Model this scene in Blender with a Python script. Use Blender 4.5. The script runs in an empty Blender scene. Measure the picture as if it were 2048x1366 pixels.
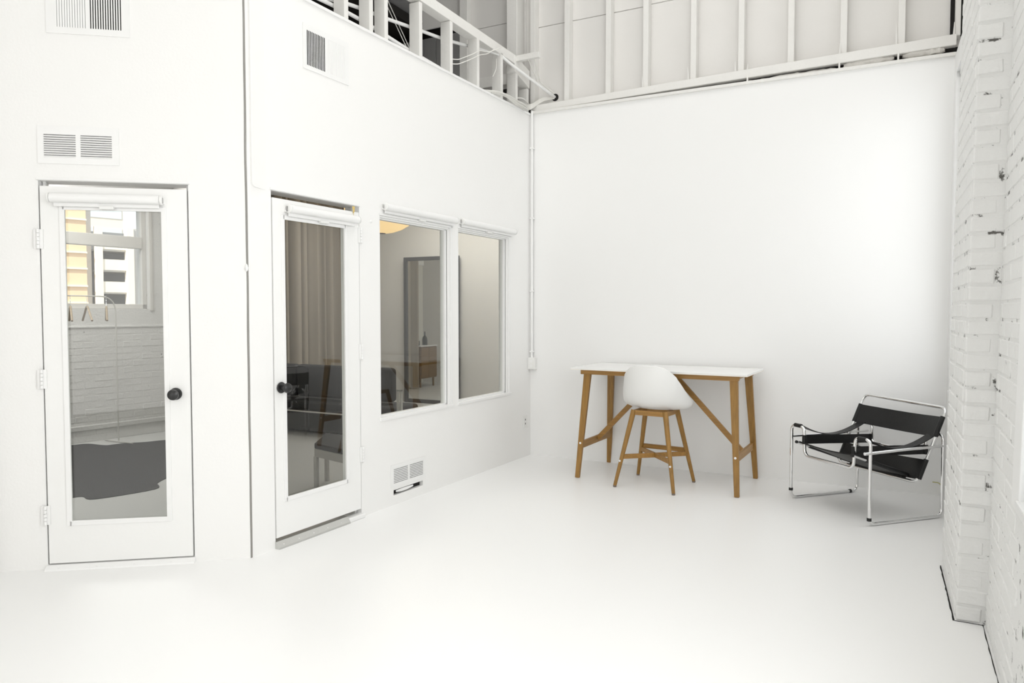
import bpy, bmesh, math, random
from mathutils import Vector, Matrix
random.seed(7)
PI = math.pi
SC = bpy.context.scene
COL = SC.collection

# ---------------------------------------------------------------- camera
cam_d = bpy.data.cameras.new('camera'); cam = bpy.data.objects.new('camera', cam_d); COL.objects.link(cam)
cam_d.sensor_width = 36.0; cam_d.sensor_fit = 'HORIZONTAL'; cam_d.lens = 1433.0/2048*36
cam_d.clip_start = 0.02; cam_d.clip_end = 500
cam.location = (0, 0, 1.36)
cam.rotation_euler = (PI/2 - math.atan(59/1433), 0, math.atan(731/1433))
SC.camera = cam

# ---------------------------------------------------------------- world, sun, large lights, exposure
w = bpy.data.worlds.new('sky'); SC.world = w; w.use_nodes = True
bg = w.node_tree.nodes['Background']; bg.inputs[0].default_value = (0.93, 0.96, 1, 1); bg.inputs[1].default_value = 1.15

def area(name, loc, rot, sx, sy, power, color=(1, 1, 1)):
    l = bpy.data.lights.new(name, 'AREA'); l.shape = 'RECTANGLE'; l.size = sx; l.size_y = sy
    l.energy = power; l.color = color
    o = bpy.data.objects.new(name, l); COL.objects.link(o); o.location = loc; o.rotation_euler = rot
    return o
sun = bpy.data.lights.new('sun', 'SUN'); sun.energy = 6.5; sun.angle = 0.02; sun.color = (1, .95, .86)
so = bpy.data.objects.new('sun', sun); COL.objects.link(so); so.rotation_euler = (math.radians(52), 0, math.radians(2))
area('overhead_fill', (-1.3, 3.7, 5.5), (0, 0, 0), 3.2, 3.8, 53, (1, .995, .98))  # added overhead fill; the ceiling is closed, without a skylight
area('overhead_fill', (-1.6, -1.2, 5.5), (0, 0, 0), 3.6, 2.4, 20, (1, .99, .975))  # second added overhead fill, further back
area('window_and_rear_fill', (-1.2, -2.55, 1.8), (math.radians(90), 0, 0), 4.0, 3.2, 40, (1, .985, .96))  # added fill in front of the windowless rear wall
area('window_and_rear_fill', (.34, 1.3, 1.9), (0, math.radians(90), 0), 2.2, 2.4, 36, (1, .99, .97))
area('window_and_rear_fill', (.43, 5.3, 2.0), (0, math.radians(90), 0), 2.0, 1.1, 5, (1, .985, .96))
area('studio_fill', (-4.9, 7.5, 3.05), (0, 0, 0), 2.2, 1.6, 56, (1, .985, .955))  # added fill under the studio ceiling, not a window
area('side_room_fill', (-6.6, 3.7, 3.05), (0, 0, 0), 2.0, 1.2, 50, (1, .99, .97))  # added fill under the side room ceiling
SC.view_settings.view_transform = 'Standard'; SC.view_settings.look = 'None'
SC.view_settings.gamma = 1.0; SC.view_settings.use_curve_mapping = False
SC.view_settings.exposure = 0.20

# ---------------------------------------------------------------- materials
def mat(name, col, rough=0.5, metal=0.0, bump=0.0, bscale=40, var=0.0, vscale=3, spec=0.5, coat=0, emit=None, sheen=0):
    m = bpy.data.materials.new(name); m.use_nodes = True; nt = m.node_tree; b = nt.nodes['Principled BSDF']
    b.inputs['Base Color'].default_value = (*col, 1); b.inputs['Roughness'].default_value = rough
    b.inputs['Metallic'].default_value = metal; b.inputs['Specular IOR Level'].default_value = spec
    b.inputs['Coat Weight'].default_value = coat
    tc = nt.nodes.new('ShaderNodeTexCoord')
    if var > 0:
        n = nt.nodes.new('ShaderNodeTexNoise'); n.inputs['Scale'].default_value = vscale; n.inputs['Detail'].default_value = 4
        nt.links.new(tc.outputs['Object'], n.inputs['Vector'])
        r = nt.nodes.new('ShaderNodeMapRange'); r.inputs[3].default_value = 1 - var; r.inputs[4].default_value = 1 + var
        nt.links.new(n.outputs[0], r.inputs[0])
        h = nt.nodes.new('ShaderNodeHueSaturation'); h.inputs['Color'].default_value = (*col, 1)
        nt.links.new(r.outputs[0], h.inputs['Value']); nt.links.new(h.outputs[0], b.inputs['Base Color'])
    if bump > 0:
        n2 = nt.nodes.new('ShaderNodeTexNoise'); n2.inputs['Scale'].default_value = bscale; n2.inputs['Detail'].default_value = 5
        nt.links.new(tc.outputs['Object'], n2.inputs['Vector'])
        bp = nt.nodes.new('ShaderNodeBump'); bp.inputs['Strength'].default_value = bump; bp.inputs['Distance'].default_value = 0.01
        nt.links.new(n2.outputs[0], bp.inputs['Height']); nt.links.new(bp.outputs[0], b.inputs['Normal'])
    if emit:
        b.inputs['Emission Color'].default_value = (*emit[:3], 1); b.inputs['Emission Strength'].default_value = emit[3]
    return m

def brick_mat(name, col, dirt):
    """painted brick/mortar: white paint with sparse dark pits where paint has gone"""
    m = mat(name, col, 0.55, bump=0.5, bscale=45)
    nt = m.node_tree; b = nt.nodes['Principled BSDF']; tc = nt.nodes['Texture Coordinate']
    n = nt.nodes.new('ShaderNodeTexNoise'); n.inputs['Scale'].default_value = 16; n.inputs['Detail'].default_value = 6; n.inputs['Roughness'].default_value = .65
    g = nt.nodes.new('ShaderNodeNewGeometry')
    nt.links.new(g.outputs['Position'], n.inputs['Vector'])
    r = nt.nodes.new('ShaderNodeValToRGB'); r.color_ramp.elements[0].position = dirt; r.color_ramp.elements[0].color = (*col, 1)
    r.color_ramp.elements[1].position = dirt + .05; r.color_ramp.elements[1].color = (.12, .115, .105, 1)
    nt.links.new(n.outputs[0], r.inputs[0]); nt.links.new(r.outputs[0], b.inputs['Base Color'])
    return m

def wood_mat(name, col, axis='Z', dark=.75):
    m = mat(name, col, 0.42)
    nt = m.node_tree; b = nt.nodes['Principled BSDF']; tc = nt.nodes['Texture Coordinate']
    mp = nt.nodes.new('ShaderNodeMapping')
    s = {'Z': (45, 45, 2.5), 'X': (2.5, 45, 45), 'Y': (45, 2.5, 45)}[axis]
    mp.inputs['Scale'].default_value = s
    nt.links.new(tc.outputs['Object'], mp.inputs['Vector'])
    n = nt.nodes.new('ShaderNodeTexNoise'); n.inputs['Scale'].default_value = 1.6; n.inputs['Detail'].default_value = 6
    nt.links.new(mp.outputs[0], n.inputs['Vector'])
    r = nt.nodes.new('ShaderNodeValToRGB'); r.color_ramp.elements[0].position = .3; r.color_ramp.elements[1].position = .7
    r.color_ramp.elements[0].color = (col[0]*dark, col[1]*dark, col[2]*dark, 1)
    r.color_ramp.elements[1].color = (col[0]*1.12, col[1]*1.12, col[2]*1.12, 1)
    nt.links.new(n.outputs[0], r.inputs[0]); nt.links.new(r.outputs[0], b.inputs['Base Color'])
    return m

def glass_mat(name, ior, tint=(.9, .93, .92)):
    """thin pane: clear transmission with a Fresnel mirror reflection on its front face"""
    m = bpy.data.materials.new(name); m.use_nodes = True; nt = m.node_tree
    nt.nodes.remove(nt.nodes['Principled BSDF']); out = nt.nodes['Material Output']
    t = nt.nodes.new('ShaderNodeBsdfTransparent'); t.inputs[0].default_value = (*tint, 1)
    g = nt.nodes.new('ShaderNodeBsdfAnisotropic'); g.inputs['Roughness'].default_value = 0.0; g.inputs[0].default_value = (1, 1, 1, 1)
    fr = nt.nodes.new('ShaderNodeFresnel'); fr.inputs[0].default_value = ior
    ge = nt.nodes.new('ShaderNodeNewGeometry')
    inv = nt.nodes.new('ShaderNodeMath'); inv.operation = 'SUBTRACT'; inv.inputs[0].default_value = 1.0
    nt.links.new(ge.outputs['Backfacing'], inv.inputs[1])
    mu = nt.nodes.new('ShaderNodeMath'); mu.operation = 'MULTIPLY'
    nt.links.new(fr.outputs[0], mu.inputs[0]); nt.links.new(inv.outputs[0], mu.inputs[1])
    mx = nt.nodes.new('ShaderNodeMixShader'); nt.links.new(mu.outputs[0], mx.inputs[0])
    nt.links.new(t.outputs[0], mx.inputs[1]); nt.links.new(g.outputs[0], mx.inputs[2]); nt.links.new(mx.outputs[0], out.inputs[0])
    return m

M = {}
M['wall'] = mat('wall_paint', (.93, .927, .912), .55, bump=.10, bscale=70)
M['wallcool'] = mat('cyclorama_paint', (.93, .93, .92), .5, bump=.05, bscale=40)
M['floor'] = mat('floor_epoxy', (.95, .95, .94), .36, bump=.02, bscale=6, spec=.28)
M['trim'] = mat('gloss_white_paint', (.91, .91, .90), .3, bump=.015, bscale=60)
M['door'] = mat('door_paint', (.92, .92, .905), .35, bump=.05, bscale=50)
M['lumber'] = mat('painted_lumber', (.83, .82, .79), .5, bump=.25, bscale=30, var=.04, vscale=5)
M['siding'] = mat('painted_siding', (.79, .775, .75), .6, bump=.08, bscale=25, var=.03, vscale=2)
M['loftwood'] = mat('loft_boards', (.42, .37, .30), .7, bump=.1, var=.1)
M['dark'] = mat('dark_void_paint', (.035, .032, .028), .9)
M['black_iron'] = mat('black_knob_metal', (.012, .012, .012), .32, spec=.6)
M['steel'] = mat('aluminium_threshold', (.62, .62, .60), .35, metal=.7, bump=.1)
M['chrome'] = mat('chrome', (.82, .82, .82), .06, metal=1.0)
M['leather'] = mat('black_leather', (.010, .010, .010), .46, bump=.2, bscale=120, spec=.35)
M['rubber'] = mat('black_rubber', (.012, .012, .012), .6)
M['plastic'] = mat('white_plastic', (.88, .88, .86), .3, bump=.02)
M['shell'] = mat('white_seat_plastic', (.90, .90, .885), .32)
M['tabletop'] = mat('white_laminate', (.92, .915, .90), .25)
M['edge'] = mat('laminate_edge', (.86, .82, .74), .4)
M['woodZ'] = wood_mat('oak_stain_upright', (.34, .180, .040), 'Z')
M['woodX'] = wood_mat('oak_stain_level', (.38, .20, .05), 'X')
M['woodY'] = wood_mat('oak_stain_cross', (.38, .20, .05), 'Y')
M['glide'] = mat('grey_felt_glide', (.22, .18, .15), .8)
M['pane'] = glass_mat('window_glass', 1.72, (.96, .97, .96))
M['clear'] = glass_mat('clear_glass', 1.45, (.98, .99, .99))
M['mirror'] = mat('mirror_silver', (.75, .76, .75), .02, metal=1.0)
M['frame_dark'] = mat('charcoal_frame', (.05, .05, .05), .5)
M['brick'] = brick_mat('painted_brick', (.87, .87, .855), .69)
M['mortar'] = brick_mat('painted_mortar', (.86, .86, .845), .588)
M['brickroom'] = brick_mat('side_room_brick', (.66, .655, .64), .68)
M['gap'] = mat('dark_gap', (.015, .014, .013), 1.0)
M['rubble'] = mat('painted_insulation', (.74, .72, .68), .9, bump=.9, bscale=30)
M['paper'] = mat('lantern_paper', (.9, .75, .45), .7, emit=(1, .66, .28, .62))
M['curtain'] = mat('sheer_curtain', (.37, .33, .275), .8, var=.08, vscale=2)
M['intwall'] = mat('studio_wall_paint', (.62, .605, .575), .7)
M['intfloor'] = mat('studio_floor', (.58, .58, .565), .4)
M['walnut'] = wood_mat('cabinet_wood', (.24, .15, .065), 'X')
M['upholstery'] = mat('dark_upholstery', (.04, .04, .042), .8, bump=.2)
M['bottle'] = mat('dark_bottle_glass', (.03, .035, .03), .15)
M['label'] = mat('bottle_label', (.7, .7, .68), .6)
M['hide'] = mat('black_cowhide', (.016, .016, .016), .75, bump=.4, bscale=90, var=.3, vscale=6)
M['hanger'] = wood_mat('hanger_wood', (.34, .26, .17), 'X')
M['hangermetal'] = mat('painted_rail', (.56, .55, .52), .5)
M['cable'] = mat('white_cable', (.84, .83, .79), .4)
M['yellow'] = mat('yellow_tape', (.75, .55, .18), .6)
M['cord'] = mat('yellow_green_cord', (.55, .52, .22), .5)
M['orangewall'] = mat('orange_facade', (.86, .62, .40), .8, var=.06, vscale=.5)
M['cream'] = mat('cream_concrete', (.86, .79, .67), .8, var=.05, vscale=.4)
M['shadeconc'] = mat('grey_and_shade_concrete', (.55, .53, .50), .8)  # also carries the painted shadow of the wedge by the orange block
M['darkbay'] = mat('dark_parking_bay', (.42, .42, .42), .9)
M['bluewin'] = mat('pale_window_glass', (.70, .74, .76), .3)
M['asphalt'] = mat('asphalt', (.2, .2, .2), .9)

# ---------------------------------------------------------------- mesh helpers
class MB:
    def __init__(s): s.v = []; s.f = []
    def add(s, vs, fs):
        o = len(s.v); s.v += [tuple(p) for p in vs]; s.f += [tuple(i + o for i in f) for f in fs]; return s
    def box(s, x0, x1, y0, y1, z0, z1):
        v = [(x, y, z) for z in (z0, z1) for y in (y0, y1) for x in (x0, x1)]
        return s.add(v, [(0, 2, 3, 1), (4, 5, 7, 6), (0, 1, 5, 4), (2, 6, 7, 3), (0, 4, 6, 2), (1, 3, 7, 5)])
    def hexa(s, a, b):
        """a,b: lists of four points (matching corners)"""
        return s.add(list(a) + list(b), [(3, 2, 1, 0), (4, 5, 6, 7), (0, 1, 5, 4), (1, 2, 6, 5), (2, 3, 7, 6), (3, 0, 4, 7)])
    def bar(s, p, q, w, d, w2=None, d2=None, up=(0, 1, 0)):
        """rectangular bar from p to q, w across side, d along 'up' reference"""
        p = Vector(p); q = Vector(q); t = (q - p).normalized(); u = Vector(up)
        sx = t.cross(u).normalized(); sy = sx.cross(t).normalized()
        w2 = w if w2 is None else w2; d2 = d if d2 is None else d2
        def ring(c, W, D): return [c - sx*W/2 - sy*D/2, c + sx*W/2 - sy*D/2, c + sx*W/2 + sy*D/2, c - sx*W/2 + sy*D/2]
        return s.hexa(ring(p, w, d), ring(q, w2, d2))
    def tube(s, pts, r, n=10, closed=False, caps=True, r2=None):
        P = [Vector(p) for p in pts]; N = len(P); rings = []
        def tan(i):
            if closed: return (P[(i+1) % N] - P[i-1]).normalized()
            if i == 0: return (P[1] - P[0]).normalized()
            if i == N-1: return (P[-1] - P[-2]).normalized()
            return (P[i+1] - P[i-1]).normalized()
        t0 = tan(0); ref = Vector((0, 0, 1)) if abs(t0.z) < .9 else Vector((1, 0, 0))
        a = t0.cross(ref).normalized()
        vs = []
        for i in range(N):
            t = tan(i); a = (a - t*a.dot(t)).normalized(); b2 = t.cross(a)
            rr = r if r2 is None else r + (r2 - r)*i/(N-1)
            for k in range(n):
                an = 2*PI*k/n; vs.append(P[i] + (a*math.cos(an) + b2*math.sin(an))*rr)
        fs = []
        for i in range(N if closed else N-1):
            j = (i+1) % N
            for k in range(n):
                k2 = (k+1) % n
                fs.append((i*n+k, i*n+k2, j*n+k2, j*n+k))
        if caps and not closed:
            fs.append(tuple(range(n))[::-1]); fs.append(tuple((N-1)*n + k for k in range(n)))
        return s.add(vs, fs)
    def lathe(s, prof, n=20, c=(0, 0, 0), axis='Z'):
        vs = []; fs = []
        for r, h in prof:
            for k in range(n):
                a = 2*PI*k/n; x, y = r*math.cos(a), r*math.sin(a)
                p = {'Z': (x, y, h), 'Y': (x, h, y), 'X': (h, x, y)}[axis]
                vs.append((p[0]+c[0], p[1]+c[1], p[2]+c[2]))
        for i in range(len(prof)-1):
            for k in range(n): fs.append((i*n+k, i*n+(k+1) % n, (i+1)*n+(k+1) % n, (i+1)*n+k))
        fs.append(tuple(range(n))[::-1]); fs.append(tuple((len(prof)-1)*n+k for k in range(n)))
        return s.add(vs, fs)
    def prism(s, poly, z0, z1):
        n = len(poly)
        return s.add([(x, y, z0) for x, y in poly] + [(x, y, z1) for x, y in poly],
                     [tuple(range(n))[::-1], tuple(range(n, 2*n))] + [(i, (i+1) % n, n+(i+1) % n, n+i) for i in range(n)])
    def grid(s, fn, nu, nv, th=0.004):
        """open sheet fn(a,b) with thickness along -normal (both sides + rim)"""
        P = [[Vector(fn(i/nu, j/nv)) for j in range(nv+1)] for i in range(nu+1)]
        def nrm(i, j):
            a = P[min(i+1, nu)][j] - P[max(i-1, 0)][j]; b = P[i][min(j+1, nv)] - P[i][max(j-1, 0)]
            c = a.cross(b); return c.normalized() if c.length > 1e-9 else Vector((0, 0, 1))
        W = nv+1; A = []; B = []
        for i in range(nu+1):
            for j in range(nv+1):
                nn = nrm(i, j); A.append(P[i][j] + nn*th/2); B.append(P[i][j] - nn*th/2)
        o = len(A); fs = []
        for i in range(nu):
            for j in range(nv):
                q = (i*W+j, (i+1)*W+j, (i+1)*W+j+1, i*W+j+1); fs.append(q); fs.append(tuple(o+k for k in q[::-1]))
        for i in range(nu):
            fs.append((i*W, o+i*W, o+(i+1)*W, (i+1)*W)); fs.append((i*W+nv, (i+1)*W+nv, o+(i+1)*W+nv, o+i*W+nv))
        for j in range(nv):
            fs.append((j, j+1, o+j+1, o+j)); fs.append((nu*W+j, o+nu*W+j, o+nu*W+j+1, nu*W+j+1))
        return s.add(A+B, fs)
    def mesh(s, name):
        me = bpy.data.meshes.new(name); me.from_pydata(s.v, [], s.f); me.validate()
        bm = bmesh.new(); bm.from_mesh(me); bmesh.ops.recalc_face_normals(bm, faces=bm.faces); bm.to_mesh(me); bm.free()
        return me

def ob(name, mb, m, parent=None, fr=None, smooth=False, bevel=0, seg=2, kind=None, label=None):
    me = mb if isinstance(mb, bpy.types.Mesh) else mb.mesh(name)
    if m is not None and not me.materials: me.materials.append(m)
    o = bpy.data.objects.new(name, me); COL.objects.link(o)
    if fr is not None: o.matrix_world = fr
    if parent is not None: o.parent = parent
    if smooth:
        for p in me.polygons: p.use_smooth = True
        try: me.set_sharp_from_angle(angle=math.radians(40))
        except Exception: pass
    if bevel > 0:
        b = o.modifiers.new('bevel', 'BEVEL'); b.width = bevel; b.segments = seg; b.limit_method = 'ANGLE'
    if kind: o['kind'] = kind
    if label: o['label'] = label
    return o
def thing(name, label, cat, fr=None, loc=(0, 0, 0), group=None):
    o = bpy.data.objects.new(name, None); COL.objects.link(o); o.empty_display_size = .1
    o.matrix_world = (fr if fr is not None else Matrix()) @ Matrix.Translation(loc)
    o['label'] = label; o['category'] = cat
    if group: o['group'] = group
    return o
def tag(o, label, cat, group=None):
    o['label'] = label; o['category'] = cat
    if group: o['group'] = group
    return o
def root(name, fr=None):
    o = bpy.data.objects.new(name, None); COL.objects.link(o); o.empty_display_size = .1
    if fr is not None: o.matrix_world = fr
    o['kind'] = 'structure'; return o
def fillet(pts, rs, closed=False, n=6):
    P = [Vector(p) for p in pts]; N = len(P); out = []
    for i in range(N):
        r = rs[i] if isinstance(rs, (list, tuple)) else rs
        if (not closed and i in (0, N-1)) or r <= 0: out.append(P[i]); continue
        a = P[i-1]; c = P[(i+1) % N]; d1 = a - P[i]; d2 = c - P[i]
        rr = min(r, d1.length*.48, d2.length*.48)
        s = P[i] + d1.normalized()*rr; e = P[i] + d2.normalized()*rr
        for k in range(n+1):
            t = k/n; out.append(s*(1-t)**2 + P[i]*2*t*(1-t) + e*t*t)
    return out
def smoothline(pts, n=8):
    P = [Vector(p) for p in pts]; P = [P[0]*2-P[1]] + P + [P[-1]*2-P[-2]]; out = []
    for i in range(1, len(P)-2):
        for k in range(n):
            t = k/n; a, b, c, d = P[i-1:i+3]
            out.append(.5*((2*b) + (c-a)*t + (2*a-5*b+4*c-d)*t*t + (-a+3*b-3*c+d)*t**3))
    out.append(P[-2]); return out

def frame(ox, oy, dx, dy):
    L = math.hypot(dx, dy); dx /= L; dy /= L
    return Matrix(((dx, -dy, 0, ox), (dy, dx, 0, oy), (0, 0, 1, 0), (0, 0, 0, 1)))
FB = frame(-3.065, 2.83, .135, 3.30)                         # window wall: x along it, y into the wall
FA = frame(-3.065, 2.83, math.cos(math.radians(37)), math.sin(math.radians(37)))
LB = math.hypot(.135, 3.30)

# ================================================================ SETTING
# floor
f = MB().box(-8.4, 1.2, -2.95, 9.2, -.2, 0)
ob('floor', f, M['floor'], kind='structure')
# roof / ceiling high over hall and loft
ob('ceiling', MB().box(-10.6, 1.2, -2.95, 9.2, 5.6, 5.8), M['siding'], kind='structure')

# ---- window wall (B)
T = .12; TOP = 3.205
wb = MB()
D2 = (.170, .914, 2.052); W1 = (1.108, 1.990, .625, 2.028); W2 = (2.066, 2.912, .628, 2.036)
wb.box(.012, D2[0], 0, T, 0, TOP)
wb.box(D2[0], D2[1], 0, T, D2[2], TOP)
wb.box(D2[1], W1[0], 0, T, 0, TOP)
wb.box(W1[0], W1[1], 0, T, W1[3], TOP)
# low vent hole below vent
VH = (1.245, 1.59, .068, .105)
wb.box(W1[0], VH[0], 0, T, 0, W1[2]); wb.box(VH[1], W1[1], 0, T, 0, W1[2])
wb.box(VH[0], VH[1], 0, T, 0, VH[2]); wb.box(VH[0], VH[1], 0, T, VH[3], W1[2])
wb.box(W1[1], W2[0], 0, T, 0, TOP)
wb.box(W2[0], W2[1], 0, T, W2[3], TOP); wb.box(W2[0], W2[1], 0, T, 0, W2[2])
wb.box(W2[1], LB+.03, 0, T, 0, TOP)
wallB = ob('wall_left', wb, M['wall'], fr=FB, kind='structure')
# raised drywall layer on upper wall, rounded lower corner
pan = []
r = .03
for k in range(7):
    a = PI + k/6*PI/2; pan.append((.032 + r + r*math.cos(a), 2.045 + r + r*math.sin(a)))
def xz_prism(poly, y0, y1):
    m = MB(); n = len(poly)
    m.add([(x, y0, z) for x, z in poly] + [(x, y1, z) for x, z in poly],
          [tuple(range(n)), tuple(range(n, 2*n))[::-1]] + [(i, n+i, n+(i+1) % n, (i+1) % n) for i in range(n)])
    return m
pl = pan + [(.14, 2.045 - .004), (.14, TOP), (.032, TOP)]
m_ = xz_prism(pl, -.014, .001)
# taper the layer back into the wall to the right
m_.v = [(x, (y if x < .1 or y > 0 else -.0005), z) for x, y, z in m_.v]
ob('drywall_layer', m_, M['wall'], parent=wallB)
ob('wall_cap', MB().box(.0, LB+.02, -.012, T, TOP-.012, TOP+.006), M['trim'], parent=wallB, bevel=.002)

# ---- near left wall (A)
D1 = (-1.028, -.288, 2.047)
wa = MB()
wa.box(-6.6, D1[0], 0, T, 0, 5.6); wa.box(D1[0], D1[1], 0, T, D1[2], 5.6); wa.box(D1[1], 0, 0, .10, 0, 5.6)
wallA = ob('wall_front_left', wa, M['wall'], fr=FA, kind='structure')
# dark strip painted as the seam's shadow between the two walls, slightly wavy
g = MB(); pts = []
N = 40
for i in range(N+1):
    z = 3.2*i/N; o_ = .002*math.sin(z*5)+.0015*math.sin(z*13+1)
    pts.append((o_, z))
gp = MB()
for i in range(N):
    (o0, z0), (o1, z1) = pts[i], pts[i+1]
    gp.hexa([(-.002+o0*.3, -.0015, z0), (.008+o0, -.0015, z0), (.008+o0, .01, z0), (-.002+o0*.3, .01, z0)],
            [(-.002+o1*.3, -.0015, z1), (.008+o1, -.0015, z1), (.008+o1, .01, z1), (-.002+o1*.3, .01, z1)])
ob('trim_1', gp, mat('painted_seam_shadow', (.30, .29, .27), .8), fr=FB, kind='structure')
# small paint drip on the corner seam
ob('trim_2', MB().lathe([(.001, -.02), (.008, -.012), (.009, .0), (.006, .014), (.001, .022)], 8, c=(-.004, -.004, 1.60)), M['trim'], fr=FB, kind='structure', smooth=True)

# ---- back wall
bw = MB(); bw.box(-2.945, .62, 6.13, 6.22, 0, 3.205)
wallK = ob('wall_back', bw, M['wallcool'], kind='structure')
ob('wall_cap', MB().box(-2.93, .47, 6.112, 6.2, 3.205, 3.232), M['lumber'], parent=wallK, bevel=.004)

# ---- upper back wall: siding, studs, ledger
ub = root('wall_upper')
def panel(x0, x1, z0, z1, y=6.255, mt='siding'):
    return ob('panel', MB().box(x0, x1, y, y+.02, z0, z1), M[mt], parent=ub, bevel=.003, seg=1)
xs = [-2.93, -1.842, -.656, .62]
for i in range(3):
    panel(xs[i]+.0015, xs[i+1]-.0015, 3.2, 4.045 if i == 0 else 4.055); panel(xs[i]+.0015, xs[i+1]-.0015, 4.049 if i == 0 else 4.059, 5.6)
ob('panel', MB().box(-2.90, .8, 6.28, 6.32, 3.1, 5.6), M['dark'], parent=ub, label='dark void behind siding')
stx = [-2.93, -2.583, -2.184, -1.842, -1.428, -1.038, -.656, -.275, .119]
for i, x in enumerate(stx):
    z0 = 3.285 + (x+2.93)*.021
    ob('stud', MB().box(x-.024, x+.024, 6.165, 6.255, z0, 5.6), M['lumber'], parent=ub, bevel=.003)
ob('stud', MB().box(.462, .495, 6.16, 6.25, 3.36, 5.6), M['lumber'], parent=ub, bevel=.003)
ob('gap', MB().box(.435, .462, 6.235, 6.254, 3.38, 5.6), M['gap'], parent=ub, label='black slot at the end of the siding')
ob('gap', MB().box(.498, .53, 6.235, 6.254, 3.38, 5.6), M['gap'], parent=ub)
# ledger beam, slightly rising to the right
led = MB().hexa([(-2.93, 6.135, 3.232), (-2.93, 6.255, 3.232), (-2.93, 6.255, 3.288), (-2.93, 6.135, 3.288)],
                [(.47, 6.135, 3.288), (.47, 6.255, 3.288), (.47, 6.255, 3.366), (.47, 6.135, 3.366)])
ob('ledger', led, M['lumber'], parent=ub, bevel=.004)
ob('gap', MB().box(-1.9, .50, 6.20, 6.252, 3.22, 3.29), M['gap'], parent=ub)
# splinters of wood at stud feet
for px_, hh, an in ((-1.86, .10, -.08), (-1.465, .11, -.05), (-1.08, .09, -.03), (-.30, .09, .02), (.085, .16, -.02), (.452, .10, .02), (-.985, .05, .05)):
    z0 = 3.285 + (px_+2.93)*.021
    ob('splinter', MB().hexa([(px_-.006, 6.15, z0), (px_+.008, 6.15, z0), (px_+.008, 6.158, z0), (px_-.006, 6.158, z0)],
       [(px_+an*hh-.001, 6.15, z0+hh), (px_+an*hh+.003, 6.15, z0+hh), (px_+an*hh+.003, 6.154, z0+hh), (px_+an*hh-.001, 6.154, z0+hh)]), M['lumber'], parent=ub)
# short blocks between wall cap and ledger
for bx in (-.30, .10, -.98):
    ob('block', MB().box(bx-.006, bx+.006, 6.13, 6.15, 3.225, 3.30), M['lumber'], parent=ub)
# lumpy painted insulation in the gap
def lump(x0, x1, z, r):
    m = MB(); n = int((x1-x0)/.03); vs = []
    P = [(x0+(x1-x0)*i/n, 6.175, z+(x0+(x1-x0)*i/n)*.022) for i in range(n+1)]
    for i, p in enumerate(P):
        rr = r*(.75+.5*random.random())*(1 if 0 < i < n else .5)
        for k in range(8):
            a = 2*PI*k/8; j = .85+.3*random.random()
            vs.append((p[0]+random.uniform(-.006, .006), p[1]+rr*j*math.cos(a), p[2]+rr*j*math.sin(a)*.9))
    fs = [(i*8+k, i*8+(k+1) % 8, (i+1)*8+(k+1) % 8, (i+1)*8+k) for i in range(n) for k in range(8)]
    fs += [tuple(range(8))[::-1], tuple(n*8+k for k in range(8))]
    m.add(vs, fs); return ob('insulation', m, M['rubble'], parent=ub, smooth=True)
lump(-1.0, -.33, 3.252, .021); lump(-.27, .07, 3.264, .027); lump(.13, .40, 3.268, .032)

# ---- right wall beyond the pillar, with a window
wr = MB(); X0, X1 = .462, .62
WY = (4.75, 5.965); WZ = (.80, 3.045)
wr.box(X0, X1, 4.2, WY[0], 0, 3.2); wr.box(X0, X1, WY[1], 6.14, 0, 3.2)
wr.box(X0, X1, WY[0], WY[1], 0, WZ[0]); wr.box(X0, X1, WY[0], WY[1], WZ[1], 3.2)
ob('wall_right', wr, M['wallcool'], kind='structure')
w3 = root('window_3')
fr_ = MB()
fr_.box(.485, .53, WY[0], WY[0]+.05, *WZ); fr_.box(.485, .53, WY[1]-.04, WY[1], *WZ)
fr_.box(.485, .53, WY[0], WY[1], WZ[0], WZ[0]+.04); fr_.box(.485, .53, WY[0], WY[1], WZ[1]-.04, WZ[1])
ob('window_frame', fr_, M['trim'], parent=w3, bevel=.003)
ob('mullion', MB().box(.478, .53, 5.72, 5.76, WZ[0]+.04, WZ[1]-.04), M['trim'], parent=w3, bevel=.003)
ob('transom', MB().box(.48, .53, WY[0]+.05, WY[1]-.04, 1.90, 1.95), M['trim'], parent=w3, bevel=.003)
ob('pane', MB().box(.505, .509, WY[0]+.05, WY[1]-.04, WZ[0]+.04, WZ[1]-.04), M['clear'], parent=w3)
ob('window_sill', MB().box(.452, .50, WY[0], WY[1]+.01, WZ[0]-.03, WZ[0]), M['trim'], parent=w3, bevel=.004)
ob('wall_right_upper', MB().box(.60, .75, 4.0, 6.3, 3.2, 5.6), M['siding'], kind='structure')

# ---- near right wall (leaning brick wall) with a window next to the camera
tilt = Matrix.Rotation(math.radians(.85), 4, Vector((0, 1, 0)))
rd = math.radians(1.4)
FR = Matrix.Translation((.44, 3.657, 0)) @ tilt @ frame(0, 0, -math.sin(rd), -math.cos(rd))  # x toward the camera, y into the wall
nr = MB()
NW = (.86, 2.75, .745, 3.1)
nr.box(-.79, NW[0], .004, .2, 0, 5.7); nr.box(NW[0], NW[1], .004, .2, 0, NW[2]); nr.box(NW[0], NW[1], .004, .2, NW[3], 5.7); nr.box(NW[1], 6.5, .004, .2, 0, 5.7)
wnr = ob('wall_right_brick', nr, M['mortar'], fr=FR, kind='structure')
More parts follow.
